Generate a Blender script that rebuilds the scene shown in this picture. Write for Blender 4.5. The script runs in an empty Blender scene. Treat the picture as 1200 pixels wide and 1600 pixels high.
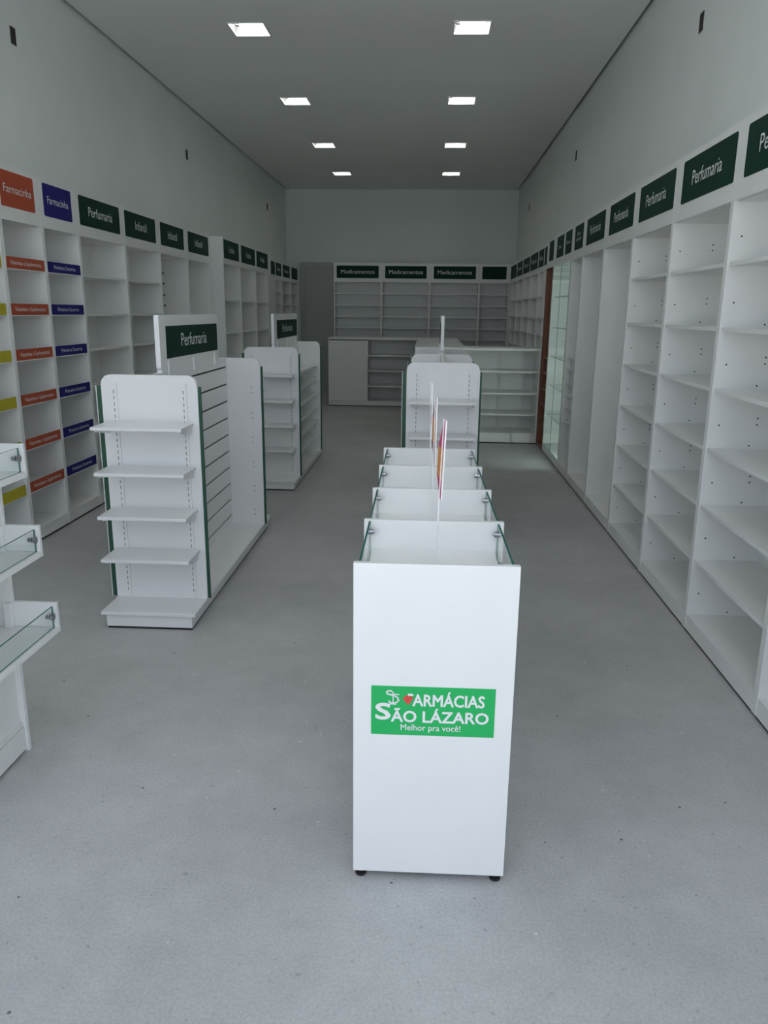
import bpy, bmesh, math, random
from mathutils import Matrix, Vector

# ------------------------------------------------------------------ camera, sky, light, exposure
S = bpy.context.scene
COL = S.collection
cam_d = bpy.data.cameras.new('camera'); cam = bpy.data.objects.new('camera', cam_d); COL.objects.link(cam)
F = 1205.0; EYE = 1.55
cam_d.sensor_fit = 'HORIZONTAL'; cam_d.sensor_width = 36.0; cam_d.lens = F / 1200 * 36.0
cam_d.clip_start = 0.05; cam_d.clip_end = 200
_y = Vector((74.0, -312.0, F)).normalized()          # depth axis of the room in camera axes (x right, y down, z forward)
_d = Vector((-52.0, 4640.0, F)); _d = (_d - _y * _d.dot(_y)).normalized()
_x = _d.cross(_y)
cam.matrix_world = Matrix(((_x[0], -_x[1], -_x[2], 0), (_y[0], -_y[1], -_y[2], 0), (-_d[0], _d[1], _d[2], EYE), (0, 0, 0, 1)))
S.camera = cam

S.view_settings.view_transform = 'Standard'; S.view_settings.look = 'None'
S.view_settings.gamma = 1; S.view_settings.use_curve_mapping = False
S.view_settings.exposure = 0.0
W = bpy.data.worlds.new('overcast_sky'); S.world = W; W.use_nodes = True
wn = W.node_tree.nodes; bg = wn['Background']
bg.inputs[0].default_value = (0.84, 0.94, 1.10, 1); bg.inputs[1].default_value = 1.53
LAMP_STRENGTH = 25.0          # ceiling tubes
LED_STRENGTH = 95.0            # strip in the glass vitrine
OPEN = (-2.86, 1.57, 3.75)     # shop front opening: x0, x1, height
FRONT_Y = 0.40
pl = bpy.data.lights.new('shopfront_daylight', 'AREA'); pl.shape = 'RECTANGLE'
pl.size = OPEN[1] - OPEN[0]; pl.size_y = OPEN[2]; pl.cycles.is_portal = True
plo = bpy.data.objects.new('shopfront_daylight', pl); COL.objects.link(plo)
plo.location = ((OPEN[0] + OPEN[1]) / 2, FRONT_Y - 0.1, OPEN[2] / 2); plo.rotation_euler = (math.radians(90), 0, 0)
sun = bpy.data.lights.new('sun', 'SUN'); sun.energy = 26.0; sun.angle = math.radians(1.0); sun.color = (1.0, 0.98, 0.95)
suno = bpy.data.objects.new('sun', sun); COL.objects.link(suno); suno.rotation_euler = (math.radians(-32), 0, math.radians(8))   # high behind the building: only the street is in the sun
S.cycles.use_denoising = True
S.cycles.max_bounces = 14; S.cycles.diffuse_bounces = 10; S.cycles.glossy_bounces = 4
S.cycles.transmission_bounces = 8; S.cycles.transparent_max_bounces = 12
S.cycles.caustics_reflective = False; S.cycles.caustics_refractive = False
S.cycles.sample_clamp_indirect = 6.0

# ------------------------------------------------------------------ materials
def nodes(name):
    m = bpy.data.materials.new(name); m.use_nodes = True
    nt = m.node_tree; return m, nt, nt.nodes['Principled BSDF']
def plain(name, col, rough=0.5, metal=0.0, noise=0.0, scale=8.0, spec=0.5):
    m, nt, b = nodes(name)
    b.inputs['Roughness'].default_value = rough; b.inputs['Metallic'].default_value = metal
    b.inputs['Specular IOR Level'].default_value = spec
    if noise:
        tc = nt.nodes.new('ShaderNodeTexCoord'); n = nt.nodes.new('ShaderNodeTexNoise'); n.inputs['Scale'].default_value = scale
        n.inputs['Detail'].default_value = 4
        r = nt.nodes.new('ShaderNodeValToRGB')
        r.color_ramp.elements[0].position = 0.3; r.color_ramp.elements[1].position = 0.7
        r.color_ramp.elements[0].color = (*[c * (1 - noise) for c in col], 1); r.color_ramp.elements[1].color = (*[min(1, c * (1 + noise)) for c in col], 1)
        nt.links.new(tc.outputs['Object'], n.inputs['Vector']); nt.links.new(n.outputs['Fac'], r.inputs['Fac'])
        nt.links.new(r.outputs['Color'], b.inputs['Base Color'])
    else:
        b.inputs['Base Color'].default_value = (*col, 1)
    return m
def emit(name, col, s):
    m, nt, b = nodes(name)
    b.inputs['Base Color'].default_value = (0.8, 0.8, 0.8, 1)
    b.inputs['Emission Color'].default_value = (*col, 1); b.inputs['Emission Strength'].default_value = s
    return m
def glass_mat(name, tint, ior=1.45):
    m = bpy.data.materials.new(name); m.use_nodes = True; nt = m.node_tree; nt.nodes.clear()
    o = nt.nodes.new('ShaderNodeOutputMaterial'); mix = nt.nodes.new('ShaderNodeMixShader')
    t = nt.nodes.new('ShaderNodeBsdfTransparent'); g = nt.nodes.new('ShaderNodeBsdfGlossy'); f = nt.nodes.new('ShaderNodeFresnel')
    t.inputs[0].default_value = (*tint, 1); g.inputs['Roughness'].default_value = 0.03; f.inputs['IOR'].default_value = ior
    ge = nt.nodes.new('ShaderNodeNewGeometry'); inv = nt.nodes.new('ShaderNodeMath'); inv.operation = 'SUBTRACT'; inv.inputs[0].default_value = 1.0
    mu = nt.nodes.new('ShaderNodeMath'); mu.operation = 'MULTIPLY'
    nt.links.new(ge.outputs['Backfacing'], inv.inputs[1]); nt.links.new(inv.outputs[0], mu.inputs[0]); nt.links.new(f.outputs[0], mu.inputs[1])
    nt.links.new(mu.outputs[0], mix.inputs[0]); nt.links.new(t.outputs[0], mix.inputs[1]); nt.links.new(g.outputs[0], mix.inputs[2])
    nt.links.new(mix.outputs[0], o.inputs[0]); return m

WHITE = plain('white_melamine', (0.78, 0.785, 0.77), 0.42, noise=0.015, scale=5)
WHITE_GLOSS = plain('white_painted_steel', (0.80, 0.80, 0.80), 0.35)
WALLP = plain('wall_paint', (0.775, 0.81, 0.79), 0.8, noise=0.03, scale=1.2)
CEILP = plain('ceiling_paint', (0.84, 0.85, 0.85), 0.85, noise=0.02, scale=1.0)
GREEN = plain('dark_green_vinyl', (0.006, 0.034, 0.023), 0.6, spec=0.15)
TRIM = plain('green_edge_trim', (0.012, 0.075, 0.04), 0.45)
ORANGE = plain('orange_vinyl', (0.38, 0.076, 0.038), 0.6, spec=0.15)
BLUE = plain('blue_vinyl', (0.018, 0.015, 0.15), 0.6, spec=0.15)
YELLOW = plain('yellow_vinyl', (0.46, 0.41, 0.035), 0.6, spec=0.15)
LETTER = plain('white_lettering', (0.75, 0.77, 0.76), 0.5)
LOGO_G = plain('logo_green', (0.012, 0.42, 0.105), 0.4)
LOGO_R = plain('logo_red', (0.62, 0.07, 0.05), 0.4)
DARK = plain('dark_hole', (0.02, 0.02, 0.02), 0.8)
GROOVE = plain('slot_dark', (0.03, 0.035, 0.03), 0.7)
SLOT = plain('upright_slot', (0.33, 0.335, 0.35), 0.7)
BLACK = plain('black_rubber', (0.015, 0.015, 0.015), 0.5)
CHROME = plain('chrome', (0.45, 0.46, 0.48), 0.2, metal=1.0)
REFLECT = plain('lamp_reflector', (0.8, 0.81, 0.83), 0.12, metal=1.0)
GLASS = glass_mat('clear_glass', (0.965, 0.985, 0.98))
GLASS_EDGE = plain('glass_edge', (0.03, 0.16, 0.12), 0.15)
DOORP = plain('grey_door_paint', (0.47, 0.50, 0.48), 0.6)
MAGENTA = plain('magenta_print', (0.55, 0.03, 0.14), 0.5)
AMBER = plain('amber_print', (0.62, 0.25, 0.06), 0.5)
MAUVE = plain('mauve_print', (0.30, 0.12, 0.13), 0.5)
BOXIN = plain('box_brown', (0.035, 0.028, 0.024), 0.8)
TUBE = emit('lamp_tube', (1.0, 1.0, 0.93), LAMP_STRENGTH)
LED = emit('led_strip', (0.85, 1.0, 0.93), LED_STRENGTH)

def wood_mat():
    m, nt, b = nodes('brown_wood'); b.inputs['Roughness'].default_value = 0.5
    tc = nt.nodes.new('ShaderNodeTexCoord'); mp = nt.nodes.new('ShaderNodeMapping'); mp.inputs['Scale'].default_value = (14, 14, 1.2)
    n = nt.nodes.new('ShaderNodeTexNoise'); n.inputs['Scale'].default_value = 3; n.inputs['Detail'].default_value = 5
    r = nt.nodes.new('ShaderNodeValToRGB')
    r.color_ramp.elements[0].color = (0.16, 0.06, 0.033, 1); r.color_ramp.elements[1].color = (0.30, 0.125, 0.07, 1)
    nt.links.new(tc.outputs['Object'], mp.inputs[0]); nt.links.new(mp.outputs[0], n.inputs['Vector']); nt.links.new(n.outputs['Fac'], r.inputs['Fac'])
    nt.links.new(r.outputs['Color'], b.inputs['Base Color']); return m
WOOD = wood_mat()

def floor_mat():
    m, nt, b = nodes('grey_floor'); b.inputs['Roughness'].default_value = 0.55; L = nt.links
    tc = nt.nodes.new('ShaderNodeTexCoord')
    def noise(scale, detail, lo, hi, c0, c1, rough=0.5):
        n = nt.nodes.new('ShaderNodeTexNoise'); n.inputs['Scale'].default_value = scale; n.inputs['Detail'].default_value = detail; n.inputs['Roughness'].default_value = rough
        r = nt.nodes.new('ShaderNodeValToRGB'); r.color_ramp.elements[0].position = lo; r.color_ramp.elements[1].position = hi
        r.color_ramp.elements[0].color = (c0, c0, c0, 1); r.color_ramp.elements[1].color = (c1, c1, c1, 1)
        L.new(tc.outputs['Object'], n.inputs['Vector']); L.new(n.outputs['Fac'], r.inputs['Fac']); return r.outputs['Color']
    def mul(a, c):
        x = nt.nodes.new('ShaderNodeMix'); x.data_type = 'RGBA'; x.blend_type = 'MULTIPLY'; x.inputs['Factor'].default_value = 1
        L.new(a, x.inputs['A']); L.new(c, x.inputs['B']); return x.outputs['Result']
    base = nt.nodes.new('ShaderNodeRGB'); base.outputs[0].default_value = (0.44, 0.44, 0.44, 1)
    c = mul(base.outputs[0], noise(1.1, 5, 0.35, 0.65, 0.91, 1.09))
    c = mul(c, noise(7, 6, 0.3, 0.7, 0.93, 1.07, 0.7))
    c = mul(c, noise(120, 3, 0.3, 0.7, 0.90, 1.10))
    c = mul(c, noise(48, 2, 0.25, 0.33, 0.74, 1.0))
    # sparse pale and dark specks of grit stuck to the floor
    for sc, th, col, off in ((16, 0.075, (0.62, 0.62, 0.6, 1), 0), (13, 0.06, (0.12, 0.115, 0.11, 1), 7.3)):
        mp = nt.nodes.new('ShaderNodeMapping'); mp.inputs['Location'].default_value = (off, off, 0)
        v = nt.nodes.new('ShaderNodeTexVoronoi'); v.inputs['Scale'].default_value = sc; v.inputs['Randomness'].default_value = 1
        lt = nt.nodes.new('ShaderNodeMath'); lt.operation = 'LESS_THAN'; lt.inputs[1].default_value = th
        sp = nt.nodes.new('ShaderNodeSeparateColor'); g = nt.nodes.new('ShaderNodeMath'); g.operation = 'GREATER_THAN'; g.inputs[1].default_value = 0.86
        mm = nt.nodes.new('ShaderNodeMath'); mm.operation = 'MULTIPLY'
        L.new(tc.outputs['Object'], mp.inputs[0]); L.new(mp.outputs[0], v.inputs['Vector']); L.new(v.outputs['Distance'], lt.inputs[0])
        L.new(v.outputs['Color'], sp.inputs[0]); L.new(sp.outputs[0], g.inputs[0]); L.new(lt.outputs[0], mm.inputs[0]); L.new(g.outputs[0], mm.inputs[1])
        x = nt.nodes.new('ShaderNodeMix'); x.data_type = 'RGBA'; L.new(mm.outputs[0], x.inputs['Factor']); L.new(c, x.inputs['A']); x.inputs['B'].default_value = col
        c = x.outputs['Result']
    L.new(c, b.inputs['Base Color'])
    bp = nt.nodes.new('ShaderNodeBump'); bp.inputs['Strength'].default_value = 0.08; bp.inputs['Distance'].default_value = 0.004
    n = nt.nodes.new('ShaderNodeTexNoise'); n.inputs['Scale'].default_value = 60; n.inputs['Detail'].default_value = 4
    L.new(tc.outputs['Object'], n.inputs['Vector']); L.new(n.outputs['Fac'], bp.inputs['Height']); L.new(bp.outputs[0], b.inputs['Normal'])
    return m
FLOORM = floor_mat()

# ------------------------------------------------------------------ helpers
class MB:
    """collects shapes for ONE mesh object"""
    def __init__(s): s.v = []; s.f = []; s.m = []
    def quad(s, p, mi=0):
        n = len(s.v); s.v += [tuple(q) for q in p]; s.f.append(tuple(range(n, n + len(p)))); s.m.append(mi); return s
    def box(s, x0, x1, y0, y1, z0, z1, mi=0, edge=None):
        n = len(s.v); s.v += [(x, y, z) for z in (z0, z1) for y in (y0, y1) for x in (x0, x1)]
        fs = [(0, 2, 3, 1), (4, 5, 7, 6), (0, 1, 5, 4), (2, 6, 7, 3), (0, 4, 6, 2), (1, 3, 7, 5)]
        d = (x1 - x0, y1 - y0, z1 - z0); thin = d.index(min(d)); face = {2: (0, 1), 1: (2, 3), 0: (4, 5)}[thin]
        for i, q in enumerate(fs):
            s.f.append(tuple(n + a for a in q)); s.m.append(mi if edge is None or i in face else edge)
        return s
    def prism(s, pts, axis, a, b, mi=0, side=None):
        """polygon pts (counter-clockwise in the plane) extruded along axis x, y or z from a to b"""
        def P(u, w, t): return (t, u, w) if axis == 'x' else ((u, t, w) if axis == 'y' else (u, w, t))
        n = len(s.v); k = len(pts)
        s.v += [P(u, w, a) for u, w in pts] + [P(u, w, b) for u, w in pts]
        s.f.append(tuple(range(n, n + k))); s.f.append(tuple(range(n + 2 * k - 1, n + k - 1, -1))); s.m += [mi, mi]
        for i in range(k):
            j = (i + 1) % k; s.f.append((n + i, n + k + i, n + k + j, n + j)); s.m.append(mi if side is None else side)
        return s
    def cyl(s, p0, p1, r, n=12, mi=0, r1=None):
        p0, p1 = Vector(p0), Vector(p1); d = (p1 - p0).normalized(); r1 = r if r1 is None else r1
        u = d.orthogonal().normalized(); w = d.cross(u); k = len(s.v)
        for p, rr in ((p0, r), (p1, r1)):
            for i in range(n):
                a = 2 * math.pi * i / n; s.v.append(tuple(p + (u * math.cos(a) + w * math.sin(a)) * rr))
        for i in range(n):
            j = (i + 1) % n; s.f.append((k + i, k + j, k + n + j, k + n + i)); s.m.append(mi)
        s.f.append(tuple(range(k + n - 1, k - 1, -1))); s.f.append(tuple(range(k + n, k + 2 * n))); s.m += [mi, mi]
        return s
    def ribbon(s, pts, wd, y, mi=0):
        """flat stroke of width wd along pts (x, z) standing on the plane y"""
        for i in range(len(pts) - 1):
            a, b = Vector(pts[i]), Vector(pts[i + 1]); d = (b - a)
            if d.length < 1e-9: continue
            d.normalize(); nn = Vector((-d[1], d[0])) * wd / 2; a = a - d * wd * .25; b = b + d * wd * .25
            s.quad([(a[0] - nn[0], y, a[1] - nn[1]), (b[0] - nn[0], y, b[1] - nn[1]), (b[0] + nn[0], y, b[1] + nn[1]), (a[0] + nn[0], y, a[1] + nn[1])], mi)
        return s
    def text(s, txt, x, z, size, y, width=None, fat=0.0, bold=0.0, mi=0, sx=1.0, align='CENTER'):
        """letters standing on the plane y, facing -y (or +y when rev), baseline z, centred or left-aligned at x"""
        V, Fc = text_mesh(txt, bold)
        if not V: return s
        x0 = min(p[0] for p in V); x1 = max(p[0] for p in V); k = size / 0.7
        fx = k * sx if width is None else width / (x1 - x0)
        off = x - (x0 + x1) / 2 * fx if align == 'CENTER' else x - x0 * fx
        for i, (ex, ez) in enumerate([(0, 0)] if not fat else [(0, 0), (-1, 0), (1, 0), (0, 1), (0, -1), (.7, .7), (-.7, .7), (.7, -.7), (-.7, -.7)]):
            n = len(s.v)
            for p in V: s.v.append((p[0] * fx + off + ex * fat, y - i * .00004, p[1] * k + z + ez * fat))
            for q in Fc: s.f.append(tuple(n + a for a in q)); s.m.append(mi)
        return s
    def mesh(s, name, mats):
        me = bpy.data.meshes.new(name); me.from_pydata(s.v, [], s.f)
        mats = mats if isinstance(mats, (list, tuple)) else [mats]
        for m in mats: me.materials.append(m)
        me.polygons.foreach_set('material_index', s.m); me.update(); return me
    def build(s, name, mats, parent=None, bevel=0.0):
        o = bpy.data.objects.new(name, s.mesh(name, mats)); COL.objects.link(o)
        if parent is not None: o.parent = parent
        if bevel:
            md = o.modifiers.new('soft_edge', 'BEVEL'); md.width = bevel; md.segments = 2; md.limit_method = 'ANGLE'
        return o

_tm = {}
def text_mesh(txt, bold):
    if (txt, bold) in _tm: return _tm[txt, bold]
    cu = bpy.data.curves.new('lettering', 'FONT'); cu.body = txt; cu.size = 1; cu.offset = bold; cu.resolution_u = 3; cu.space_line = 0.9; cu.space_character = 1.0
    if '\n' in txt: cu.align_x = 'CENTER'
    o = bpy.data.objects.new('lettering_source', cu); COL.objects.link(o)
    dg = bpy.context.evaluated_depsgraph_get(); me = o.evaluated_get(dg).to_mesh()
    r = ([tuple(v.co) for v in me.vertices], [tuple(p.vertices) for p in me.polygons])
    o.evaluated_get(dg).to_mesh_clear(); bpy.data.objects.remove(o); bpy.data.curves.remove(cu)
    _tm[txt, bold] = r; return r

def thing(name, label, cat, loc=(0, 0, 0), rz=0.0, group=None):
    o = bpy.data.objects.new(name, None); COL.objects.link(o); o.empty_display_size = 0.1
    o.location = loc; o.rotation_euler = (0, 0, math.radians(rz)); o['label'] = label; o['category'] = cat
    if group: o['group'] = group
    return o
def struct(name, mb, mat, parent=None):
    o = mb.build(name, mat, parent)
    if parent is None: o['kind'] = 'structure'
    return o
def rounded(x0, x1, z0, z1, r, n=6, bottom=False):
    """outline with rounded upper corners (and lower ones when bottom)"""
    p = []
    if bottom:
        p += [(x0 + r - r * math.sin(a), z0 + r - r * math.cos(a)) for a in [math.pi / 2 * (1 - i / n) for i in range(n + 1)]]
        p += [(x1 - r + r * math.sin(a), z0 + r - r * math.cos(a)) for a in [math.pi / 2 * i / n for i in range(n + 1)]]
    else: p += [(x0, z0), (x1, z0)]
    p += [(x1 - r + r * math.cos(a), z1 - r + r * math.sin(a)) for a in [math.pi / 2 * i / n for i in range(n + 1)]]
    p += [(x0 + r - r * math.sin(a), z1 - r + r * math.cos(a)) for a in [math.pi / 2 * i / n for i in range(n + 1)]]
    return p

# ------------------------------------------------------------------ the room
XL, XR, YB, ZC = -2.94, 1.645, 16.2, 3.87
struct('floor', MB().box(XL - .15, XR + .15, FRONT_Y - .15, YB + .15, -.1, 0), FLOORM)
struct('pavement', MB().box(-14, 14, -16, FRONT_Y - .15, -.12, -.02), plain('pavement_concrete', (0.36, 0.36, 0.35), 0.8, noise=.1, scale=3))
struct('wall_left', MB().box(XL - .15, XL, FRONT_Y, YB, 0, ZC + .15), WALLP)
struct('wall_right', MB().box(XR, XR + .15, FRONT_Y, YB, 0, ZC + .15), WALLP)
DX0, DX1, DZ = -2.62, -1.72, 2.44
struct('wall_back', MB().box(XL - .15, DX0, YB, YB + .15, 0, ZC + .15).box(DX1, XR + .15, YB, YB + .15, 0, ZC + .15).box(DX0, DX1, YB, YB + .15, DZ, ZC + .15), WALLP)
struct('wall_front', MB().box(XL - .15, OPEN[0], FRONT_Y - .15, FRONT_Y, 0, ZC + .15).box(OPEN[1], XR + .15, FRONT_Y - .15, FRONT_Y, 0, ZC + .15)
       .box(OPEN[0], OPEN[1], FRONT_Y - .15, FRONT_Y, OPEN[2], ZC + .15), WALLP)
# ceiling board stops short of both side walls, leaving a dark shadow gap
LX = [(-1.77, -1.45), (0.12, 0.44)]; LY = [(2.46, 2.78), (4.81, 5.13), (7.16, 7.48), (9.47, 9.79), (11.88, 12.20), (14.22, 14.54)]  # first two rows are unseen, continued at the same pitch to brighten the front
GAP = 0.035
cm = MB()
xs = [XL + GAP, LX[0][0], LX[0][1], LX[1][0], LX[1][1], XR - GAP]; ys = [FRONT_Y] + [v for p in LY for v in p] + [YB]
for i in range(5):
    if i % 2 == 0: cm.box(xs[i], xs[i + 1], ys[0], ys[-1], ZC, ZC + .02)
    else:
        for j in range(0, len(ys) - 1, 2): cm.box(xs[i], xs[i + 1], ys[j], ys[j + 1], ZC, ZC + .02)
struct('ceiling', cm, CEILP)
struct('roof_slab', MB().box(XL - .15, XR + .15, FRONT_Y - .15, YB + .15, ZC + .13, ZC + .25), CEILP)
struct('gap_shade_1', MB().box(XL, XL + GAP, FRONT_Y, YB, ZC + .05, ZC + .07), DARK)  # near-black strips paint the shade inside the ceiling gap
struct('gap_shade_2', MB().box(XR - GAP, XR, FRONT_Y, YB, ZC + .05, ZC + .07), DARK)
d1 = struct('door_1', MB().box(DX0 + .04, DX1 - .04, YB + .03, YB + .07, 0, DZ - .04), DOORP)
fr = MB().box(DX0 - .06, DX0, YB - .012, YB, 0, DZ + .06).box(DX1, DX1 + .06, YB - .012, YB, 0, DZ + .06).box(DX0, DX1, YB - .012, YB, DZ, DZ + .06)
fr.box(DX0, DX0 + .04, YB, YB + .08, 0, DZ).box(DX1 - .04, DX1, YB, YB + .08, 0, DZ).box(DX0 + .04, DX1 - .04, YB, YB + .08, DZ - .04, DZ)
o = fr.build('door_frame', DOORP); o['kind'] = 'structure'


# ------------------------------------------------------------------ ceiling lights
def ceiling_light(x0, x1, y0, y1, label):
    t = thing('ceiling_light', label, 'ceiling light', ((x0 + x1) / 2, (y0 + y1) / 2, ZC), 0, 'recessed square ceiling lights')
    h = (x1 - x0) / 2; e = .012
    m = MB()
    for a in (-1, 1):
        m.box(min(a * h, a * (h - e)) , max(a * h, a * (h - e)), -h, h, -.006, .012)
        m.box(-h + e, h - e, min(a * h, a * (h - e)), max(a * h, a * (h - e)), -.006, .012)
    m.build('rim', WHITE_GLOSS, t)
    g = h - e; u = h - .05; zt = .105
    r = MB()
    lo = [(-g, -g, .012), (g, -g, .012), (g, g, .012), (-g, g, .012)]; hi = [(-u, -u, zt), (u, -u, zt), (u, u, zt), (-u, u, zt)]
    for i in range(4):
        j = (i + 1) % 4; r.quad([lo[j], lo[i], hi[i], hi[j]], i % 2)
    r.quad([hi[3], hi[2], hi[1], hi[0]])
    r.build('reflector', [WHITE_GLOSS, REFLECT], t)
    for yy in (-.055, .055):
        mm = MB()
        for dz in (0, ): mm.cyl((-u + .01, yy - .014, .065), (u - .02, yy - .014, .065), .011, 10).cyl((-u + .01, yy + .014, .065), (u - .02, yy + .014, .065), .011, 10)
        mm.cyl((u - .02, yy - .016, .065), (u - .02, yy + .016, .065), .011, 10)
        mm.build('lamp', TUBE, t)
    for yy in (-.055, .055): MB().box(-u - .02, -u + .01, yy - .03, yy + .03, .045, .085).build('lamp_holder', WHITE_GLOSS, t)
for c, (x0, x1) in enumerate(LX):
    for r, (y0, y1) in enumerate(LY):
        ceiling_light(x0, x1, y0, y1, 'square ceiling light, %s, row nearer the %s' % (['sixth from back wall', 'fifth from back wall', 'fourth from back wall', 'third from back wall', 'second from back wall', 'nearest back wall'][r],
                      ['orange sign', 'glass vitrine'][c]))

# ------------------------------------------------------------------ empty electrical boxes high on the walls
for side, X, pts in ((1, XL, [(5.83, 3.37), (9.745, 3.325), (14.38, 3.322)]), (-1, XR, [(5.555, 3.328), (9.89, 3.342), (14.34, 3.322)])):
    for i, (yy, zz) in enumerate(pts):
        t = thing('electrical_box', 'open dark electrical box high on the %s, %s' % (['wall with the glass vitrine', 'wall with the orange sign'][side == 1],
                  ['nearest the entrance', 'middle of three', 'nearest the back wall'][i]), 'electrical box', (X, yy, zz), 0, 'open electrical boxes on the walls')
        w, h = .034, .055
        m = MB(); a, b = (0, .004) if side == 1 else (-.004, 0)
        m.box(a, b, -w, w, -h, -h + .005).box(a, b, -w, w, h - .005, h).box(a, b, -w, -w + .004, -h + .005, h - .005).box(a, b, w - .004, w, -h + .005, h - .005)
        m.build('box_rim', BLACK, t)
        MB().box(a * .4, b * .4, -w + .004, w - .004, -h + .005, h - .005).build('box_inside', BOXIN, t)

# ------------------------------------------------------------------ tall wall cabinets
T = 0.018
def holes(mb, xface, d, levels, mi, sgn):
    for z in levels:
        for yy, dz in ((.05, .11), (.225, .115), (.225, .145), (.20, .015)):
            if yy > d - .03: continue
            c = (xface, yy, z + dz); mb.cyl(c, (xface + sgn * .0006, yy, z + dz), .0042, 8, mi)
def cabinet(label, side, a, b, front, depth, hb, ht, shelves, sign=None, sz=(2.12, 2.33), base=.092, mat=None, strips=None, recess=.008,
            shelf_t=T, doors=False, closed=False, pegs=False, shelf_depth=None, group='white wall cabinets', name='shelf_cabinet', stubs=None, signcol=None, txt=None, txtsize=.058, txtw=None):
    """a, b: near and far ends along the wall; front: the plane of the cabinet front"""
    w = b - a; M = mat or WHITE
    if side == 'R': loc, rz = (front, b, 0), -90
    elif side == 'L': loc, rz = (front, a, 0), 90
    else: loc, rz = (a, front, 0), 0
    t = thing(name, label, 'cabinet', loc, rz, group)
    d = depth
    for s in (0, 1):
        m = MB(); x0 = s * (w - T); m.box(x0, x0 + T, 0, d, .016, ht - .002)
        if pegs:
            lv = sorted(list(shelves) + [base]); holes(m, T if s == 0 else w - T, d, lv, 1, 1 if s == 0 else -1)
        m.build('side_panel', [M, DARK], t)
    MB().box(T, w - T, d - .006, d, .01, hb).build('back_panel', M, t)
    MB().box(T, w - T, T, d - .006, hb - .002, hb + T).build('top_panel', M, t)
    MB().box(T, w - T, .003, T + .003, .016, base - T).build('kick_board', M, t)
    MB().box(.004, w - .004, .010, .026, 0, .0155).box(.004, w - .004, d - .03, d - .014, 0, .0155).build('underbase_shade', BLACK, t)  # black strips stand in for the shade in the gap under the cabinet
    MB().box(T, w - T, .003, d - .006, base - T, base).build('bottom_panel', M, t)
    MB().box(0.0005, w - 0.0005, -.003, T - .003, hb, ht).build('header_panel', M, t)
    sd = d - .006 if shelf_depth is None else shelf_depth
    for i, z in enumerate(shelves):
        so = MB().box(T, w - T, recess, sd, z - shelf_t, z).build('shelf', GLASS if doors else M, t)
        if doors: so.data.materials.append(GLASS_EDGE); [setattr(p, 'material_index', 1) for p in so.data.polygons if abs(p.normal.z) < .5]
        if strips:
            col, word, x0, x1 = strips
            mm = MB().box(x0, x1, recess - .0025, recess, z - .01, z + .06)
            if word: mm.text(word, (x0 + x1) / 2, z + .014, .026, recess - .0032, mi=1, width=(x1 - x0) * (.8 if len(word) > 20 else .66))
            mm.build('shelf_strip', [col, LETTER], so)
    if stubs:
        for z in stubs: MB().box(T, T + .055, .002, .12, z - .02, z).build('shelf_bracket', BLACK, t)
    if closed:
        MB().box(T, w - T, 0, T, base, hb).build('door', M, t)
    if doors:
        h = (w - 2 * T) / 2
        for s in (0, 1):
            dr = MB().box(T + s * h + .003, T + (s + 1) * h - .003, -.002, .004, base + .004, hb - .004, 0, 1).build('glass_door', [GLASS, GLASS_EDGE], t)
        MB().box(w - T - .004, w - T, .15, .16, base, hb).build('led_strip', LED, t)
    if sign:
        s0, s1 = sign
        if side == 'R': s0, s1 = b - s1, b - s0
        else: s0, s1 = s0 - a, s1 - a
        q = MB().prism(rounded(s0, s1, sz[0], sz[1], .012, 3, True), 'y', -.006, -.003).build('sign_plate', signcol or GREEN, t)
        if txt:
            MB().text(txt, (s0 + s1) / 2, (sz[0] + sz[1]) / 2 - txtsize * .42 + (.03 if '\n' in txt else 0), txtsize, -.0068, width=txtw).build('lettering', LETTER, q)
    return t

R_SH = [.381, .660, .938, 1.220, 1.497, 1.783]
P = 'Perfumaria'
rc = [(1.98, 2.86, (2.03, 2.77), R_SH, P, 'white shelf cabinet at the entrance end of the glass vitrine wall'),
      (2.86, 3.74, (2.93, 3.63), R_SH, P, 'white shelf cabinet, second from the entrance along the glass vitrine wall'),
      (3.74, 4.62, (3.75, 4.49), R_SH, P, 'white shelf cabinet, third from the entrance along the glass vitrine wall'),
      (4.62, 5.50, (4.63, 5.36), R_SH, P, 'white shelf cabinet, last with shelves before the two bare tall cabinets'),
      (5.50, 6.38, (5.49, 6.22), [], P, 'tall white cabinet without shelves, next to the last shelved one'),
      (6.38, 7.26, (6.35, 7.10), [], P, 'tall white cabinet without shelves, next to the small pigeonholes')]
for a, b, sg, sh, tx, lb in rc:
    cabinet(lb, 'R', a + .001, b - .001, 1.321, .32, 2.04, 2.365, sh, (max(sg[0], a + .012), sg[1]), (2.12, 2.33), pegs=bool(sh) , txt=tx, txtw=.42, txtsize=.07)
pg = cabinet('narrow white cabinet with low pigeonholes beside the glass vitrine', 'R', 7.261, 7.819, 1.321, .32, 2.04, 2.365, [.525, .647, .779, .898, 1.032, 1.143], (7.27, 7.67), (2.12, 2.33),
        recess=.03, txt='Dermo\ncosméticos', txtsize=.035, txtw=.24)
MB().box(.27, .288, .03, .314, .092, 1.125).build('shading_divider', WHITE, pg)  # upright added to make the cells darker
vt = cabinet('tall glass-door vitrine with pale lit interior beside the brown bookcase', 'R', 7.821, 8.939, 1.321, .32, 2.05, 2.365, [.445, .779, 1.092, 1.405, 1.727], (7.84, 8.19), (2.12, 2.33), base=.10,
        recess=.03, shelf_t=.008, doors=True, name='glass_vitrine', txt='Dermo', txtsize=.035, txtw=.2)
q = MB().prism(rounded(8.939 - 8.73, 8.939 - 8.30, 2.12, 2.33, .012, 3, True), 'y', -.006, -.003).build('sign_plate', GREEN, vt)
MB().text('Dermo', 8.939 - 8.515, 2.205, .035, -.0068, width=.2).build('lettering', LETTER, q)
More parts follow.
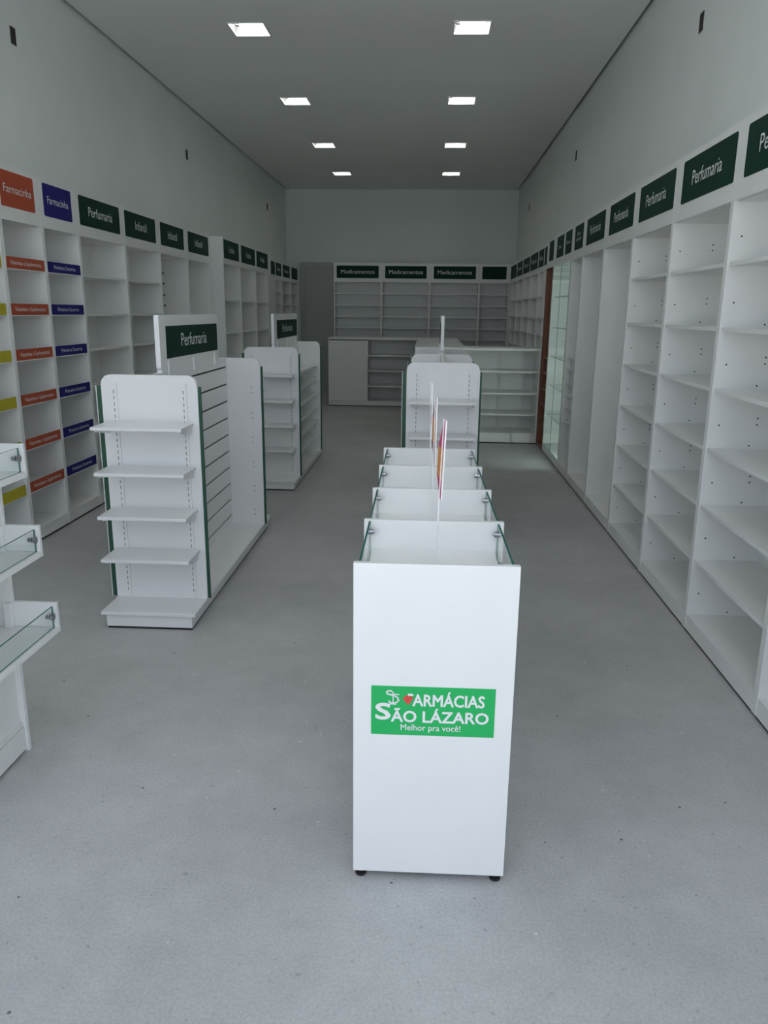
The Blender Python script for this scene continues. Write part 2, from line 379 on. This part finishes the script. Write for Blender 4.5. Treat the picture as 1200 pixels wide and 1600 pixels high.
bk = cabinet('tall brown wooden bookcase between the vitrine and the counter', 'R', 8.941, 9.449, 1.321, .32, 2.05, 2.365, [.287, .50, .689, .878, 1.053], (8.96, 9.27), (2.12, 2.33), base=.05, mat=WOOD, recess=.02, name='bookcase', group='brown bookcase')
# the band over the bookcase carries on in white like its neighbours
for o in bk.children:
    if o.name.startswith('header_panel'): o.data.materials[0] = WHITE
bk['group'] = 'tall wall units'
far = [(9.76, 10.13, (9.80, 10.085)), (10.13, 10.68, (10.17, 10.62)), (10.68, 11.56, (10.72, 11.49)), (11.56, 12.45, (11.59, 12.38)), (12.45, 13.33, (12.50, 13.22)), (13.33, 14.285, (13.36, 14.25))]
for i, (a, b, sg) in enumerate(far):
    cabinet('white shelf cabinet behind the counter, %s from the brown bookcase' % ['first', 'second', 'third', 'fourth', 'fifth', 'sixth'][i], 'R', a + .001, b - .001, 1.383, .255, 2.06, 2.37,
            [.30, .58, .86, 1.06, 1.28, 1.50, 1.76], sg, (2.125, 2.335), txt=None if i in (0, 5) else 'Medicamentos', txtw=.52 if i > 1 else .34, txtsize=.06)

L_SH = [.385, .665, .955, 1.245, 1.51, 1.80]
VS = 'Vitaminas e Suplementos'; PS = 'Primeiros Socorros'
SL = [.365, .651, .94, 1.23, 1.515, 1.80]
cabinet('narrow shelf cabinet with yellow shelf strips', 'L', 4.301, 4.839, -2.633, .30, 2.075, 2.395, SL, (4.33, 4.75), (2.155, 2.365), strips=(YELLOW, None, T + .004, .502), signcol=YELLOW, recess=0.004)
cabinet('narrow shelf cabinet with orange shelf strips under an orange sign', 'L', 4.841, 5.369, -2.633, .30, 2.075, 2.395, SL, (4.865, 5.281), (2.155, 2.365), strips=(ORANGE, VS, T + .0, .512), signcol=ORANGE, txt='Farmacinha', txtw=.34, txtsize=.05, recess=0.004)
cabinet('narrow shelf cabinet with blue shelf strips under a blue sign', 'L', 5.371, 5.929, -2.633, .30, 2.075, 2.395, SL, (5.409, 5.826), (2.155, 2.365), strips=(BLUE, PS, .03, .535), signcol=BLUE, txt='Farmacinha', txtw=.31, txtsize=.05, recess=0.004)
cabinet('white shelf cabinet between the blue sign and the first Infantil sign', 'L', 5.931, 6.829, -2.633, .30, 2.075, 2.395, L_SH, (5.957, 6.72), (2.155, 2.365), txt=P, txtw=.45, txtsize=.07)
cabinet('white shelf cabinet under the first Infantil sign from the entrance', 'L', 6.831, 7.709, -2.633, .30, 2.075, 2.395, L_SH, (6.84, 7.59), (2.155, 2.365), txt='Infantil', txtw=.28, txtsize=.075)
cabinet('tall white cabinet with dark bracket ends under the middle Infantil sign', 'L', 7.711, 8.579, -2.633, .30, 2.075, 2.395, [.385, .665], (7.735, 8.45), (2.155, 2.365), txt='Infantil', txtw=.28, txtsize=.075, stubs=[1.904, 1.805, 1.697, 1.596])
cabinet('tall white cabinet under the last Infantil sign', 'L', 8.581, 9.449, -2.633, .30, 2.075, 2.395, [.385, .665], (8.61, 9.38), (2.155, 2.365), txt='Infantil', txtw=.28, txtsize=.075)
for i, (a, b, sg) in enumerate([(9.49, 10.35, (9.53, 10.265)), (10.35, 11.255, (10.40, 11.20)), (11.255, 12.11, (11.31, 12.065))]):
    cabinet('deep white wide-shelved cabinet beyond the Infantil signs, %s' % ['first of three', 'middle of three', 'last of three'][i], 'L', a + .001, b - .001, -2.487, .45, 2.09, 2.395,
            [.48, .88, 1.28, 1.675], sg, (2.15, 2.365), txt='Fraldas', txtw=.27, txtsize=.07)
cabinet('closed white cabinet beyond the deep cabinets', 'L', 12.16, 13.42, -2.633, .30, 2.065, 2.38, [], (13.03, 13.36), (2.13, 2.335), closed=True)
for i, (a, b, sg) in enumerate([(13.42, 14.01, (13.44, 13.92)), (14.01, 14.94, (14.08, 14.75)), (14.94, 15.70, (14.93 + .02, 15.59))]):
    cabinet('small-shelved white cabinet on the orange sign wall, %s from the back wall' % ['third', 'second', 'first'][i], 'L', a + .001, b - .001, -2.633, .30, 2.06, 2.38, [.45, .65, .85, 1.05, 1.25, 1.45, 1.66, 1.86], sg, (2.13, 2.335),
            txt='Medicamentos' if i < 2 else None, txtw=(sg[1] - sg[0]) * .6, txtsize=.06)
B_SH = [.30, .50, .70, .885, 1.08, 1.275, 1.47, 1.668, 1.873]
for i, (a, b, sg) in enumerate([(-1.755, -.90, (-1.703, -.95)), (-.90, -.045, (-.836, -.10)), (-.045, .835, (.024, .767)), (.835, 1.365, (.879, 1.305))]):
    cabinet(['white medicine shelf cabinet on the back row, next to the grey door', 'white medicine shelf cabinet on the back row, second from the grey door',
             'white medicine shelf cabinet on the back row, third from the grey door', 'narrow back row shelf cabinet under a sign without lettering'][i],
            'B', a + .001, b - .001, 14.3, .35, 2.06, 2.385, B_SH, sg, (2.125, 2.338), txt='Medicamentos' if i < 3 else None, txtw=.60, txtsize=.07)

# ------------------------------------------------------------------ service counters
def counter(label, loc, rz, w, d, top, shelves, closed_to=0.0, base=.13):
    t = thing('service_counter', label, 'counter', loc, rz, 'white service counters')
    MB().box(-.004, w + .004, -.012, d, top - .03, top).build('worktop', WHITE, t, .003)
    for x in (0, w - T): MB().box(x, x + T, 0, d, .016, top - .03).build('side_panel', WHITE, t)
    MB().box(.004, w - .004, .012, .03, 0, .0155).box(.004, w - .004, d - .03, d - .012, 0, .0155).build('underbase_shade', BLACK, t)  # shade under the counter, put in as black strips
    MB().box(T, w - T, d - T, d, .01, top - .03).build('back_panel', WHITE, t)
    MB().box(T, w - T, .004, .022, .015, base - T).build('kick_board', WHITE, t)
    MB().box(T, w - T, .004, d - T, base - T, base).build('bottom_panel', WHITE, t)
    x0 = T
    if closed_to:
        MB().box(.004, closed_to, -.014, -.001, .086, top - .045).build('door', WHITE, t, .003)
        MB().box(closed_to - T, closed_to, .0, d - T, base, top - .03).build('partition', WHITE, t)
        x0 = closed_to
    for z in shelves: MB().box(x0, w - T, .012, d - T, z - T, z).build('shelf', WHITE, t)
    return t
counter('white counter with open shelves running into the brown bookcase', (-.18, 9.45, 0), 0, 1.495, .5, 1.145, [.36, .615, .875])
counter('white counter with one closed front near the grey door', (-1.695, 13.02, 0), 0, 2.14, .5, 1.13, [.343, .597, .849], .66, .09)
counter('white counter linking the two cross counters', (-.19, 13.0, 0), -90, 3.03, .62, 1.14, [])

# ------------------------------------------------------------------ gondolas
def gondola(label, loc, rz, L, hw, panels, side_shelves=None, header=None, grooves=True, hdr_text=None):
    t = thing('gondola_shelf', label, 'gondola', loc, rz, 'white free-standing gondolas')
    H = 1.24
    MB().box(-hw + .022, hw - .022, -.205, L + .205, .012, .074).build('plinth', WHITE_GLOSS, t)
    MB().box(-hw + .026, hw - .026, -.201, L + .201, 0, .0115).build('underbase_shade', BLACK, t)  # black slab in place of the shade line below the plinth
    MB().box(-hw, hw, -.22, L + .22, .074, .092).build('base_deck', WHITE_GLOSS, t, .003)
    for i, y in enumerate(panels):
        o = MB().prism(rounded(-hw, hw, .092, H, .05, 8), 'y', y, y + .025).build('end_panel', WHITE_GLOSS, t)
        if y == panels[-1] or y == 0:
            m = MB(); f = 0 if y == 0 else L
            for z in (.16, .33, .5, .67, .84, 1.01):
                for x in (-hw + .06, hw - .06):
                    yy = y + .025 if y == 0 else y
                    m.cyl((x, yy, z), (x, yy + (.0006 if y == 0 else -.0006), z), .005, 8).cyl((x, yy, z + .035), (x, yy + (.0006 if y == 0 else -.0006), z + .035), .005, 8)
            m.build('peg_holes', SLOT, o)
        for s in (-1, 1):
            x = s * hw
            if s < 0: MB().box(x - .026, x, y + .010, y + .02, .092, 1.185, 0).box(x - .029, x - .026, y + .004, y + .024, .092, 1.185, 1).build('edge_trim', [TRIM, WHITE_GLOSS], o)
            else: MB().box(x, x + .003, y - .001, y + .008, .092, 1.185, 1).box(x, x + .016, y + .008, y + .022, .092, 1.185, 0).build('edge_trim', [TRIM, WHITE_GLOSS], o)
    c = hw - .065
    for f, sg in ((0, -1), (L, 1)):
        for x in (-c, c):
            m = MB().box(x - .014, x + .014, min(f, f + sg * .010), max(f, f + sg * .010), .10, 1.20)
            z = .13
            while z < 1.18:
                m.box(x - .0025, x + .0025, min(f + sg * .0098, f + sg * .0106), max(f + sg * .0098, f + sg * .0106), z, z + .018, 1)
                z += .03
            m.build('slotted_upright', [WHITE_GLOSS, SLOT], t)
        for z in (.362, .578, .793, 1.012):
            a, b = (f - .215, f - .012) if sg < 0 else (f + .012, f + .215)
            so = MB().box(-hw + .02, hw - .02, a, b, z - .016, z).build('end_shelf', WHITE_GLOSS, t, .002)
            for x in (-c - .03, c + .03):
                p = [(f + sg * .011, z - .0165), (f + sg * .19, z - .0165), (f + sg * .19, z - .028), (f + sg * .03, z - .055), (f + sg * .011, z - .055)]
                MB().prism(p, 'x', x - .002, x + .002).build('shelf_bracket', WHITE_GLOSS, so)
    for j in range(len(panels) - 1):
        y0, y1 = panels[j] + .025, panels[j + 1]
        m = MB().box(-.005, .005, y0, y1, .092, H - .012, 1)
        gz = [.092] + ([.155 + .1139 * i for i in range(10)] if grooves else []) + [H - .002]
        for s in (-1, 1):
            for i in range(len(gz) - 1):
                z0, z1 = gz[i] + (.0055 if i else 0), gz[i + 1] - (.0055 if i < len(gz) - 2 else 0)
                m.box(*sorted((s * .005, s * .013)), y0, y1, z0, z1)
        m.box(-.005, .005, y0, y1, H - .012, H - .002)
        m.build('slatwall_panel', [WHITE_GLOSS, GROOVE], t)
        if side_shelves:
            for z in side_shelves:
                for s in (-1, 1):
                    MB().box(*sorted((s * .0135, s * (hw - .025))), y0 + .004, y1 - .004, z - .018, z).build('side_shelf', WHITE_GLOSS, t)
    if header:
        y0, y1, p0, p1 = header
        hd = MB().prism([(u, w) for u, w in rounded(y0, y1, 1.252, 1.523, .015, 4, True)], 'x', -.0125, .0125).build('header_board', WHITE_GLOSS, t)
        for s in (-1, 1):
            q = MB().box(*sorted((s * .0126, s * .0142)), p0, p1, 1.303, 1.467)
            q = q.build('sign_plate', GREEN, hd)
            if hdr_text:
                tm = MB().text(hdr_text, 0, 1.303 + .055, .07, 0, width=(p1 - p0) * .5)
                cy = (p0 + p1) / 2
                tm.v = [(s * .0149, cy + s * x, z) for x, y, z in tm.v]
                if True: tm.build('lettering', LETTER, hd)
        m = MB()
        for f in (.1, .5, .9):
            yy = y0 + (y1 - y0) * f
            for s in (-1, 1): m.box(*sorted((s * .0128, s * .021)), yy - .011, yy + .011, 1.215, 1.29)
        m.box(-.0128, .0128, y0 + .01, y1 - .01, H - .002, 1.2525)
        m.build('header_clip', WHITE_GLOSS, hd)
    return t
gondola('gondola with dark-grooved slatwall side and a Perfumaria header, nearest the entrance', (-1.3675, 3.72, 0), .45, 1.50, .2375, [0, 1.475], None, (.165, 1.29, .262, 1.262), True, P)
gondola('gondola with narrow side shelves standing behind the dark-grooved one', (-1.397, 6.835, 0), .2, 1.42, .2375, [0, 1.395], [.28, .425, .57, .715, .86, 1.005], (.10, 1.34, .235, 1.31), False, P)
gondola('gondola in line behind the glass-sided display table', (.085, 5.0, 0), -.25, 1.96, .2325, [0, 1.03, 1.935], [.28, .49, .70, .91], (1.09, 1.90, 1.2, 1.8), False, None)

# ------------------------------------------------------------------ glass-sided display table
def glass_pane(parent, x0, x1, y0, y1, z0, z1, knobs, axis_sign):
    g = MB().box(x0, x1, y0, y1, z0, z1, 0, 1).build('glass_pane', [GLASS, GLASS_EDGE], parent)
    xm = (x0 + x1) / 2
    for yk in knobs:
        zk = z1 - .03
        MB().cyl((xm - axis_sign * .006, yk, zk), (xm + axis_sign * .012, yk, zk), .009, 14).cyl((xm + axis_sign * .012, yk, zk), (xm + axis_sign * .016, yk, zk), .005, 12).build('standoff', CHROME, g)
tb = thing('display_table', 'white display table with glass sides and a green shop sign on its front', 'display table', (.030, 1.85, 0), .75)
fp = MB().box(-.211, .211, 0, T, .022, .935).build('front_panel', WHITE, tb, .0015)
TL = 1.755
MB().box(-.215, .215, TL - T, TL, .022, .93).build('rear_panel', WHITE, tb, .0015)
for y in (.44, .88, 1.31): MB().box(-.215, .215, y, y + T, .80, .93).build('divider', WHITE, tb, .0015)
MB().box(-.188, .188, T, TL - T, .82, .838).build('deck', WHITE, tb)
for s in (-1, 1):
    MB().box(*sorted((s * .188, s * .170)), T, TL - T, .06, .82).build('side_panel', WHITE, tb)
    ys2 = [T, .44, .88, 1.31, TL - T]
    for i in range(4):
        y0 = ys2[i] + (T if 0 < i else .001); y1 = ys2[i + 1]
        glass_pane(tb, *sorted((s * .194, s * .200)), y0, y1 - .001, .815, .926, (y0 + .014, y1 - .016), -s)
MB().box(-.170, .170, T, TL - T, .06, .078).build('bottom_panel', WHITE, tb)
for x in (-.19, .19):
    for y in (.02, TL - .03): MB().cyl((x, y, 0), (x, y, .008), .016, 14).cyl((x, y, .008), (x, y, .024), .011, 12).build('foot', BLACK, tb)
# the shop sign: plate, emblem and lettering
PX0, PX1, PZ0, PZ1 = -.163, .164, .455, .597
U = lambda u: PX0 + (PX1 - PX0) * u
V = lambda v: PZ1 - (PZ1 - PZ0) * v
sp = MB().box(PX0, PX1, -.0012, 0, PZ0, PZ1).build('shop_sign', LOGO_G, fp)
m = MB()
uw = PX1 - PX0; vh = PZ1 - PZ0
m.text('ARMÁCIAS', U(.625), V(.385), vh * .235, -.0018, width=uw * .575, fat=.0011)
m.quad([(U(.297), -.0018, V(.185)), (U(.345), -.0018, V(.185)), (U(.335), -.0018, V(.14)), (U(.297), -.0018, V(.14))])
m.text('S', U(.097), V(.675), vh * .325, -.0018, width=uw * .115, fat=.002)
m.text('ÃO LÁZARO', U(.557), V(.72), vh * .225, -.0018, width=uw * .785, fat=.0012)
m.text('Melhor pra você!', U(.485), V(.895), vh * .125, -.0018, width=uw * .485, fat=.0002)
# serpent wound round a cup
coil = [(.165, .10), (.145, .09), (.125, .115), (.128, .15), (.155, .175), (.19, .195), (.215, .23), (.222, .285), (.205, .33), (.17, .345), (.145, .325), (.15, .30)]
m.ribbon([(U(a), V(b)) for a, b in coil], .0042, -.0018)
m.ribbon([(U(.165), V(.10)), (U(.18), V(.145)), (U(.168), V(.175))], .003, -.0019)
m.ribbon([(U(.13), V(.165)), (U(.225), V(.165))], .0028, -.0019)
m.ribbon([(U(.177), V(.17)), (U(.177), V(.35))], .0026, -.00195)
m.ribbon([(U(.135), V(.375)), (U(.165), V(.36)), (U(.20), V(.365))], .003, -.0019)
m.build('lettering', LETTER, sp)
r = MB()
hp = [(.300, .37), (.283, .33), (.262, .27), (.255, .24), (.272, .20), (.288, .165), (.30, .195), (.318, .19), (.338, .215), (.333, .26), (.318, .32)]
r.quad([(U(a), -.0017, V(b)) for a, b in hp]); r.build('sign_drop', LOGO_R, sp)

# ------------------------------------------------------------------ price flags on thin rods standing in the table
def flag(label, base, top, zs, wd, yaw, mats, lean_y=0.0):
    t = thing('price_flag', label, 'price flag', base, 0, 'price flags on thin rods')
    b = Vector((0, 0, 0)); e = Vector(top) - Vector(base)
    MB().cyl((0, 0, 0), (0, 0, .003), .014, 14).build('flag_foot', WHITE_GLOSS, t)
    MB().cyl((0, 0, .003), e, .0027, 8).build('rod', WHITE_GLOSS, t)
    zt = e.z
    def rx(z): return e.x * z / zt
    z0, z1 = zs[0] - base[2], zs[-1] - base[2]; zz = [z - base[2] for z in zs]
    m = MB(); dy = math.cos(math.radians(yaw)) * wd; dx = -math.sin(math.radians(yaw)) * wd
    th = .0042
    for i in range(len(zz) - 1):
        a, c = zz[i], zz[i + 1]
        na = .2 if i == 0 else 1.0; nc = .25 if i == len(zz) - 2 else 1.0
        def pt(z, f, s): return (rx(z) + .0035 + s * th + dx * f, e.y * z / zt - .02 + dy * f, z)
        A = [pt(a, .0, 0), pt(c, .0, 0), pt(c, nc, 0), pt(a, na, 0)]; Bq = [pt(a, .0, 1), pt(a, na, 1), pt(c, nc, 1), pt(c, .0, 1)]
        m.quad([A[0], A[1], A[2], A[3]], i + 1); m.quad(Bq, i + 1)
        m.quad([A[1], A[0], Bq[0], Bq[3]], 0); m.quad([A[3], A[2], Bq[2], Bq[1]], 0)
        if i == 0: m.quad([A[0], A[3], Bq[1], Bq[0]], 0)
        if i == len(zz) - 2: m.quad([A[2], A[1], Bq[3], Bq[2]], 0)
    m.build('flag_board', [WHITE_GLOSS] + mats, t)
flag('magenta and amber price flag on a white rod, nearest the front of the table', (.030, 2.157, .838), (.044, 2.157, 1.262), [1.035, 1.09, 1.175, 1.26], .10, 8.0, [MAGENTA, AMBER, MAGENTA])
flag('dull red price flag on a white rod, middle one in the table', (.021, 2.70, .838), (.022, 2.70, 1.27), [1.03, 1.10, 1.19, 1.265], .10, 6.5, [MAUVE, AMBER, MAUVE])
flag('pale price flag on a white rod, farthest one in the table', (.013, 3.06, .838), (.006, 3.06, 1.285), [1.06, 1.12, 1.20, 1.283], .08, 5.0, [WHITE_GLOSS, MAUVE, WHITE_GLOSS])

# ------------------------------------------------------------------ stepped tray display by the entrance
ty0, ty1 = 1.88, 2.42
td = thing('tray_display', 'white stepped display with three glass-fronted trays at the entrance', 'tray display', (-1.41, ty0, 0), 90)
w = ty1 - ty0
for x in (0, w - T): MB().box(x, x + T, 0, .40, 0, 1.42).build('side_panel', WHITE, td, .0015)
MB().box(T, w - T, .38, .396, .02, 1.42).build('back_panel', WHITE, td)
MB().box(T, w - T, .02, .038, .098, .44).build('front_panel', WHITE, td)
MB().box(T, w - T, .008, .026, .012, .097).build('kick_board', WHITE, td)
MB().box(T, w - T, .012, .38, .10, .118).build('bottom_panel', WHITE, td)
MB().box(0, w, .0, .40, 1.42, 1.438).build('top_panel', WHITE, td)
for z0, z1, out in ((.466, .573, .153), (.738, .846, .119), (1.010, 1.121, .094)):
    tr = MB().box(T + .001, w - T - .001, -out, .378, z0, z0 + .018).box(-.0, T + .001, -out, -.001, z0, z0 + .018).box(w - T - .001, w, -out, -.001, z0, z0 + .018).build('tray', WHITE, td, .001)
    MB().box(w - .015, w, -out, -.001, z0 + .0185, z1).box(w - T - .0165, w - T - .0015, 0, .025, z0 + .0185, z1).build('tray_side', WHITE, tr, .001)
    MB().box(.001, .007, -out + .001, -.001, z0 + .0185, z1 - .012, 0, 1).build('unseen_end_glass', [GLASS, GLASS_EDGE], tr)  # unseen near tray end, made of glass so daylight reaches the far side
    g = MB().box(.017, w - .017, -out + .012, -out + .018, z0 + .0185, z1 - .012, 0, 1).build('glass_pane', [GLASS, GLASS_EDGE], tr)
    for x in (.03, w - .03):
        yk = -out + .010; zk = z1 - .045
        MB().cyl((x, yk - .006, zk), (x, yk + .002, zk), .011, 16).cyl((x, yk + .008, zk), (x, yk + .020, zk), .008, 14).build('standoff', CHROME, tr)
